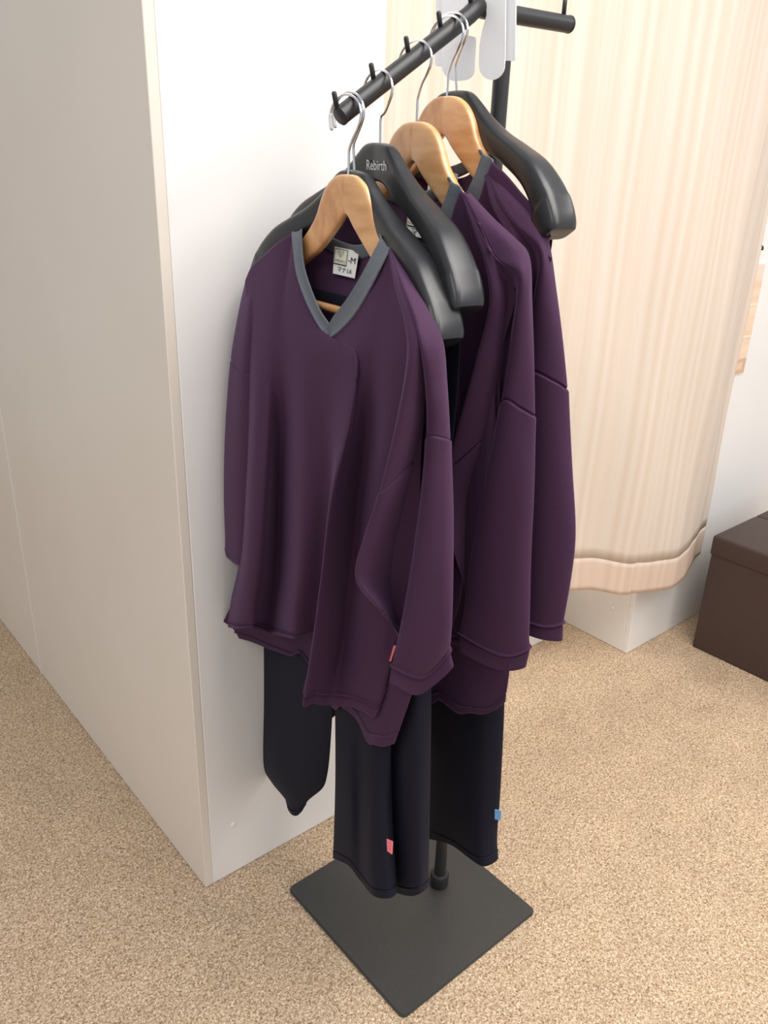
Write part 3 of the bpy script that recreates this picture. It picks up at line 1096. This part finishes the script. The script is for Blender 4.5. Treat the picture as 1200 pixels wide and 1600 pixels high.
SL2 = [
    [(735, 302, -.004), (732, 302, .004), (726, 303, .012), (725, 304, .013), (724, 305, .014), (722, 306, .014), (722, 304, .006), (726, 302, -.004), (732, 300, -.008)],
    [(768, 337, -.006), (762, 341, .010), (750, 350, .022), (747, 353, .022), (744, 356, .024), (740, 360, .024), (740, 358, .010), (750, 348, -.008), (762, 338, -.014)],
    [(806, 372, -.008), (798, 382, .012), (777, 404, .026), (773, 408, .026), (768, 414, .030), (760, 420, .032), (760, 420, .014), (776, 402, -.012), (798, 376, -.020)],
    [(827, 398, -.010), (822, 412, .012), (808, 430, .026), (797, 448, .000), (782, 462, .028), (765, 470, .040), (766, 472, .020), (788, 448, -.016), (818, 402, -.026)],
    [(832, 480, -.014), (825, 490, .010), (803, 505, .022), (796, 520, -.018), (775, 545, .026), (745, 560, .050), (748, 564, .030), (782, 530, -.022), (822, 480, -.034)],
    [(835, 650, -.018), (815, 638, .010), (785, 626, .022), (775, 664, -.030), (748, 692, .022), (698, 738, .060), (704, 742, .036), (752, 690, -.028), (818, 640, -.042)],
    [(834, 760, -.024), (812, 762, .008), (758, 762, .024), (748, 768, -.034), (730, 778, .012), (690, 800, .060), (696, 806, .036), (738, 780, -.034), (812, 752, -.048)],
    [(829, 870, -.028), (806, 874, .006), (739, 876, .026), (733, 874, -.010), (722, 866, .024), (706, 852, .050), (714, 862, .028), (738, 868, -.034), (806, 862, -.052)],
    [(827, 960, -.032), (802, 966, .004), (729, 960, .028), (726, 954, .010), (726, 944, .008), (730, 934, .006), (738, 932, -.010), (754, 936, -.034), (804, 948, -.054)],
    [(826, 1000, -.034), (796, 1010, .003), (724, 984, .030), (722, 978, .018), (724, 968, .008), (730, 958, .002), (740, 954, -.012), (758, 958, -.036), (804, 984, -.056)],
    [(827, 1012, -.034), (792, 1024, .003), (722, 992, .030), (721, 986, .020), (723, 977, .009), (730, 968, .002), (741, 963, -.012), (760, 966, -.036), (804, 994, -.056)],
    [(821, 1042, -.034), (786, 1048, .002), (722, 1020, .032), (721, 1012, .022), (724, 1004, .010), (732, 996, .002), (744, 990, -.012), (762, 992, -.036), (802, 1022, -.056)],
]
SL3 = [
    [(772, 266, -.004), (769, 267, .004), (762, 270, .012), (761, 271, .013), (759, 272, .014), (757, 274, .014), (757, 272, .006), (762, 268, -.004), (769, 264, -.008)],
    [(800, 298, -.006), (794, 302, .010), (780, 312, .022), (777, 315, .022), (773, 318, .024), (768, 322, .024), (768, 320, .010), (780, 308, -.008), (794, 298, -.014)],
    [(836, 336, -.008), (828, 342, .012), (808, 352, .026), (804, 356, .024), (798, 362, .028), (790, 368, .030), (790, 368, .014), (806, 350, -.012), (830, 336, -.020)],
    [(855, 366, -.010), (851, 378, .012), (842, 392, .024), (832, 402, .006), (818, 412, .028), (800, 420, .038), (802, 422, .020), (824, 400, -.016), (848, 368, -.026)],
    [(870, 460, -.014), (860, 466, .010), (836, 474, .022), (828, 488, -.004), (808, 510, .030), (780, 525, .048), (784, 529, .030), (816, 496, -.022), (860, 458, -.034)],
    [(887, 608, -.018), (864, 594, .010), (824, 582, .022), (814, 616, -.012), (780, 650, .034), (740, 690, .056), (746, 694, .034), (792, 644, -.028), (868, 598, -.042)],
    [(895, 740, -.024), (872, 744, .008), (806, 742, .024), (798, 748, -.018), (770, 758, .030), (742, 776, .052), (748, 782, .034), (786, 760, -.034), (872, 732, -.048)],
    [(899, 835, -.028), (872, 842, .006), (794, 838, .026), (786, 836, -.008), (772, 828, .024), (756, 816, .044), (764, 826, .028), (790, 832, -.034), (872, 826, -.052)],
    [(893, 900, -.031), (866, 914, .004), (788, 906, .028), (784, 900, .012), (784, 892, .008), (788, 882, .006), (796, 880, -.010), (812, 884, -.034), (866, 894, -.054)],
    [(884, 955, -.033), (852, 966, .003), (786, 942, .030), (783, 936, .018), (785, 926, .008), (791, 916, .002), (801, 912, -.012), (818, 916, -.036), (858, 940, -.056)],
    [(881, 973, -.033), (850, 979, .003), (785, 952, .030), (783, 946, .020), (785, 937, .009), (791, 928, .002), (802, 923, -.012), (820, 926, -.036), (858, 956, -.056)],
    [(879, 1001, -.033), (848, 1000, .002), (785, 976, .032), (783, 970, .022), (786, 961, .010), (793, 953, .002), (805, 948, -.012), (822, 950, -.036), (858, 980, -.056)],
]


def neck_label(shirt, F, corners, n, lines):
    Q = [F.px(x, y, n[k // 2]) for k, (x, y) in enumerate(corners)]
    qm = quad_map(Q)
    base = rect_on('neck_label', qm, (0, 0, 1, 1), 0.0, M['label'], shirt)
    md = base.modifiers.new('thickness', 'SOLIDIFY')
    md.thickness = 0.0006
    rect_on('label_patch', qm, (0.05, 0.38, 0.58, 0.93), 0.0007, M['labelcream'], base, 1)
    lines_on('label_frame', qm, [[(0.05, 0.93), (0.58, 0.93), (0.58, 0.38), (0.05, 0.38), (0.05, 0.93)], [(0.0, 0.36), (0.6, 0.36)]], 0.0011, 0.0007, M['ink'], base)
    # heart-shaped emblem above the lettering
    lines_on('emblem', qm, [[(0.30, 0.63), (0.22, 0.74), (0.20, 0.83), (0.25, 0.86), (0.29, 0.78), (0.305, 0.70), (0.34, 0.80), (0.39, 0.87), (0.43, 0.82), (0.39, 0.73), (0.30, 0.63)]], 0.0011, 0.0006, M['ink'], base)
    text_on('lettering', 'KIRAKU', qm, (0.10, 0.44, 0.53, 0.55), 0.0011, M['greyink'], base)
    for t, rc in lines:
        text_on('handwriting', t, qm, rc, 0.0011, M['ink'], base)
    return base


def ribbon(name, F, quad, mt, parent):
    Q = [F.px(*q) for q in quad]
    qm = quad_map(Q)
    o = rect_on(name, qm, (0, 0, 1, 1), 0.0, mt, parent, 3)
    md = o.modifiers.new('thickness', 'SOLIDIFY')
    md.thickness = 0.0012
    return o


def shirt_root(F, z0, label):
    r = empty('purple_shirt', F.L(0, z0 - 0.1, 0))
    tag(r, label, 'shirt', 'purple v-neck shirts on wooden hangers')
    return r


cordw = 0.0045
s1 = shirt_root(FW1, Z_W1, 'front purple v-neck shirt, its whole front and grey collar in view')
build_body(s1, FW1, np.zeros(3), True)
tube_part('sleeve', FW1, squeeze(SL1, 1.0, 0.5, (.002, .014, .024, .027, .016, .006)), s1, 180, 420, M['purple'], seams=[(5, .0034, .0017)], cords=[(10, .0026, cordw)], seed=1.0)
tube_part('sleeve', FW1, SL1_LEFT, s1, 80, 220, M['purple'], seams=[(2, .0012, .004)], cords=[(6, .001, .008)], seed=5.0)
neck_label(s1, FW1, [(523, 385), (561, 393), (554, 435), (520, 427)], (-0.024, -0.008),
           [('-M', (0.64, 0.50, 0.94, 0.72)), ('マナ1A', (0.22, 0.10, 0.86, 0.30))])
ribbon('side_tag', FW1, [(613, 1008, .006), (618, 1009, .008), (610, 1033, .010), (605, 1034, .006)], M['pink'], s1)

d2 = FW2.L(0, Z_W2, 0) - FW1.L(0, Z_W1, 0)
s2 = shirt_root(FW2, Z_W2, 'middle purple shirt, between the lettered black hanger and the rearmost shirt')
build_body(s2, FW2, d2, False)
tube_part('sleeve', FW2, squeeze(SL2, 0.6, 0.45, (.004, .008, .010, .009, .005)), s2, 160, 420, M['purple'], seams=[(5, .0034, .0017)], cords=[(10, .0026, cordw)], seed=11.0)
tube_part('sleeve', FW1, squeeze(SL1_LEFT, 0.6, 1), s2, 60, 120, M['purple'], seed=15.0, dF=d2)
neck_label(s2, FW2, [(637, 328), (672, 336), (668, 374), (634, 366)], (-0.018, -0.001), [('マナ', (0.25, 0.06, 0.95, 0.32))])

d3 = FW3.L(0, Z_W3, 0) - FW1.L(0, Z_W1, 0)
s3 = shirt_root(FW3, Z_W3, 'rearmost purple shirt, its sleeve hanging beside the cream curtain')
build_body(s3, FW3, d3, False, -0.16)
tube_part('sleeve', FW3, squeeze(SL3, 0.6, 0.45, (.004, .008, .010, .009, .005)), s3, 160, 420, M['purple'], seams=[(5, .0034, .0017)], cords=[(10, .0026, cordw)], seed=21.0)
tube_part('sleeve', FW1, squeeze(SL1_LEFT, 0.6, 1), s3, 60, 120, M['purple'], seed=25.0, dF=d3)
neck_label(s3, FW3, [(671, 262), (716, 267), (712, 305), (668, 298)], (-0.018, -0.001), [('1', (0.1, 0.1, 0.16, 0.30))])


# ------------------------------------------------------------------ trousers
def leg_rows(F, rows):
    return [[F.px(*q) for q in r] for r in rows]


def trousers(F, z0, label, rows_left, rows_right, mt):
    r = empty('navy_trousers', F.L(0, z0 - 0.2, 0))
    tag(r, label, 'trousers', 'navy trousers on black hangers')
    zw = z0 - 0.150

    def top6(u0, u1, z, nf, nb):
        um = (u0 + u1) / 2
        return [F.L(u0, z, 0.0), F.L(um + (u0 - um) * .5, z, nf), F.L(um + (u1 - um) * .5, z, nf), F.L(u1, z, 0.0),
                F.L(um + (u1 - um) * .5, z, nb), F.L(um + (u0 - um) * .5, z, nb)]
    for sgn, rows in ((1, rows_left), (-1, rows_right)):
        a, b = (0.185, -0.004) if sgn > 0 else (0.004, -0.185)
        if isinstance(rows[0][0], tuple) and len(rows[0]) == 8:
            top = lambda u0, u1, z, nf, nb: [F.L(u0 + (u1 - u0) * q, z, nf if k_ in (1, 2, 3, 4) else nb if k_ > 5 else 0.0) for k_, q in enumerate((0, .22, .4, .6, .82, 1, .75, .25))]
        else:
            top = top6
        P = [top(a, b, zw - 0.03, .005, -.007), top(a, b, zw - 0.15, .005, -.010)]
        if rows and not isinstance(rows[0][0], tuple):
            P += rows
        else:
            P += leg_rows(F, rows)
        v = dense(200, [(0.957, 0.003)])
        G, tu, tv = grid_surface(P, 90, 200, True, v)
        Nn = grid_normals(G, True)
        c = G.mean(1, keepdims=True)
        if ((G - c) * Nn).sum() < 0:
            Nn = -Nn
        D = soft_noise(G, 0.0025, 8, 3, sgn * 4.0 + F.o[0] * 30)
        D += (0.0010 * np.exp(-((v - 0.962) / 0.006) ** 2) - 0.0020 * np.exp(-((v - 0.955) / 0.003) ** 2))[:, None]
        G = G + Nn * D[:, :, None]
        o = grid_mesh('leg', G, mt, r, closed=True)
        bm = bmesh.new(); bm.from_mesh(o.data); bmesh.ops.recalc_face_normals(bm, faces=bm.faces); bm.to_mesh(o.data); bm.free()
        md = o.modifiers.new('thickness', 'SOLIDIFY'); md.thickness = 0.0016; md.offset = -1
    rows = []
    for z in (zw, zw - 0.006, zw - 0.03, zw - 0.036):
        k = 0.0 if z in (zw, zw - 0.036) else 0.0012
        rows.append([F.L(.187 + k, z, 0), F.L(.1, z, .0055 + k), F.L(0, z, .006 + k), F.L(-.1, z, .0055 + k), F.L(-.187 - k, z, 0),
                     F.L(-.1, z, -.011 - k), F.L(0, z, -.012 - k), F.L(.1, z, -.011 - k)])
    G, _, _ = grid_surface(rows, 80, 12, True)
    o = grid_mesh('waistband', G, mt, r, closed=True)
    bm = bmesh.new(); bm.from_mesh(o.data); bmesh.ops.recalc_face_normals(bm, faces=bm.faces); bm.to_mesh(o.data); bm.free()
    md = o.modifiers.new('thickness', 'SOLIDIFY'); md.thickness = 0.002; md.offset = -1
    return r


# loop of a leg: left edge, front left, front right, right edge, back right, back left
T1_LEFT = [
    [(412, 900, -.004), (440, 905, .003), (485, 915, .004), (524, 920, .0), (500, 915, -.014), (440, 900, -.016)],
    [(408, 1080, -.004), (436, 1092, .008), (482, 1104, .010), (521, 1100, .0), (496, 1090, -.02), (436, 1074, -.024)],
    [(411, 1195, -.004), (430, 1212, .022), (470, 1225, .020), (511, 1212, .0), (492, 1205, -.018), (436, 1192, -.022)],
    [(424, 1218, -.002), (440, 1236, .018), (468, 1246, .016), (504, 1232, .0), (486, 1226, -.014), (444, 1216, -.016)],
    [(445, 1240, .0), (452, 1258, .012), (468, 1262, .010), (482, 1250, .0), (474, 1244, -.008), (452, 1238, -.010)],
    [(449, 1260, .0), (455, 1272, .010), (465, 1274, .008), (474, 1264, .0), (468, 1260, -.006), (454, 1256, -.008)],
]
T1_RIGHT = [   # left edge, front left, fold valley, front ridge, side seam, right edge, back right, back left
    [(524, 920, .0), (545, 930, .006), (562, 934, .005), (588, 940, .006), (606, 942, .005), (622, 940, .0), (590, 930, -.012), (548, 920, -.012)],
    [(523, 1110, .0), (546, 1126, .008), (562, 1134, .006), (584, 1142, .010), (602, 1150, .006), (612, 1150, .0), (592, 1130, -.018), (548, 1112, -.018)],
    [(524, 1230, -.004), (548, 1246, .018), (560, 1258, .012), (582, 1270, .030), (604, 1280, .018), (613, 1270, .0), (592, 1250, -.020), (550, 1232, -.022)],
    [(522, 1315, -.008), (548, 1332, .014), (562, 1350, .012), (582, 1374, .038), (608, 1378, .026), (619, 1362, .004), (592, 1340, -.020), (548, 1318, -.024)],
    [(521, 1340, -.010), (547, 1354, .012), (563, 1376, .010), (586, 1402, .040), (612, 1403, .028), (621, 1392, .004), (594, 1370, -.020), (548, 1340, -.026)],
]
TR_RIGHT = [
    [(605, 930, .0), (630, 936, .018), (652, 938, .018), (674, 930, -.004), (656, 926, -.020), (634, 924, -.020)],
    [(606, 1110, .0), (632, 1120, .020), (654, 1122, .018), (672, 1112, -.004), (656, 1106, -.020), (634, 1104, -.020)],
    [(602, 1250, .0), (630, 1262, .022), (654, 1264, .020), (670, 1252, -.004), (652, 1246, -.020), (630, 1242, -.020)],
    [(602, 1360, .0), (634, 1376, .024), (656, 1376, .022), (669, 1364, -.004), (650, 1352, -.022), (628, 1350, -.022)],
    [(602, 1382, .0), (636, 1399, .024), (656, 1396, .022), (669, 1384, -.004), (650, 1372, -.022), (628, 1370, -.022)],
]
T3_RIGHT = [
    [(676, 930, .0), (706, 940, .020), (756, 946, .020), (792, 940, -.004), (758, 930, -.022), (706, 922, -.022)],
    [(674, 1100, .0), (704, 1112, .020), (756, 1124, .020), (787, 1118, -.004), (758, 1108, -.024), (704, 1096, -.022)],
    [(671, 1220, .0), (702, 1236, .020), (752, 1256, .022), (781, 1248, -.004), (752, 1236, -.024), (702, 1218, -.022)],
    [(670, 1282, .0), (704, 1302, .018), (752, 1328, .026), (777, 1314, -.004), (750, 1300, -.024), (700, 1284, -.024)],
    [(668, 1309, .0), (704, 1320, .016), (756, 1354, .028), (779, 1341, -.004), (750, 1326, -.024), (700, 1306, -.026)],
]


def plain_leg(F, u0, u1, z1, zt):
    rows = []
    for z in np.linspace(zt, z1, 5):
        um = (u0 + u1) / 2
        rows.append([F.L(u0, z, 0), F.L(um + (u0 - um) * .5, z, .018), F.L(um + (u1 - um) * .5, z, .018), F.L(u1, z, 0), F.L(um + (u1 - um) * .5, z, -.018), F.L(um + (u0 - um) * .5, z, -.018)])
    return rows


t1 = trousers(FB1, Z_B1, 'navy trousers on the black hanger behind the front shirt, gathered left leg by the wall', T1_LEFT, T1_RIGHT, M['navy'])
ribbon('hem_tag', FB1, [(604, 1311, .034), (613, 1315, .034), (612, 1335, .036), (605, 1330, .036)], M['pink'], t1)
trousers(FRB, Z_RB, 'navy trousers on the lettered black hanger, hem between the two tagged pairs', plain_leg(FRB, .168, .112, .44, .95), TR_RIGHT, M['navy'])
t3 = trousers(FB3, Z_B3, 'navy trousers on the rearmost black hanger, with a blue tag by the hem', plain_leg(FB3, .17, .0, .38, 1.0), T3_RIGHT, M['navy'])
ribbon('hem_tag', FB3, [(773, 1265, .010), (783, 1267, .006), (782, 1282, .006), (773, 1280, .010)], M['blue'], t3)


# ------------------------------------------------------------------ white plastic sheets threaded on the arm
def sheet(name, x, outline, label):
    nx = np.array([1.0, 0, 0])
    P = [at_plane(q, (x, 0, 0), nx) for q in outline]
    o = poly_plate(name, P, (1, 0, 0), 0.0014, M['card'])
    return tag(o, label, 'sign sheet', 'white sheets on the arm')


def arc(cx, cy, rx, ry, a0, a1, n=8):
    return [(cx + rx * math.cos(math.radians(a)), cy + ry * math.sin(math.radians(a))) for a in np.linspace(a0, a1, n)]


o1 = [(690, -90)] + [(690, 98)] + arc(712, 100, 22, 27, 180, 95, 8) + arc(722, 104, 20, 22, 85, 0, 8) + [(744, 68)] + arc(739, 62, 5, 5, 0, -80, 4) + [(724, 54), (728, 34), (738, -6), (752, -12), (760, 8), (760, 24), (754, 44), (749, 70), (748, 96)] + \
     arc(768, 102, 20, 23, 180, 0, 14) + [(789, 90), (791, -90)]
sheet('lobed_sheet', 0.8600, o1, 'white plastic sheet with two rounded lobes hung on the arm')
o2 = [(684, -90), (679, 96)] + arc(684, 99, 5, 5, 180, 90, 3) + [(712, 105), (728, 40), (738, -8), (754, -12), (762, 10), (760, 36), (765, 94), (800, 95)] + arc(801, 91, 4, 4, 90, 0, 3) + [(807, -90)]
sheet('square_sheet', 0.8660, o2, 'white plastic sheet with square corners behind the lobed one')
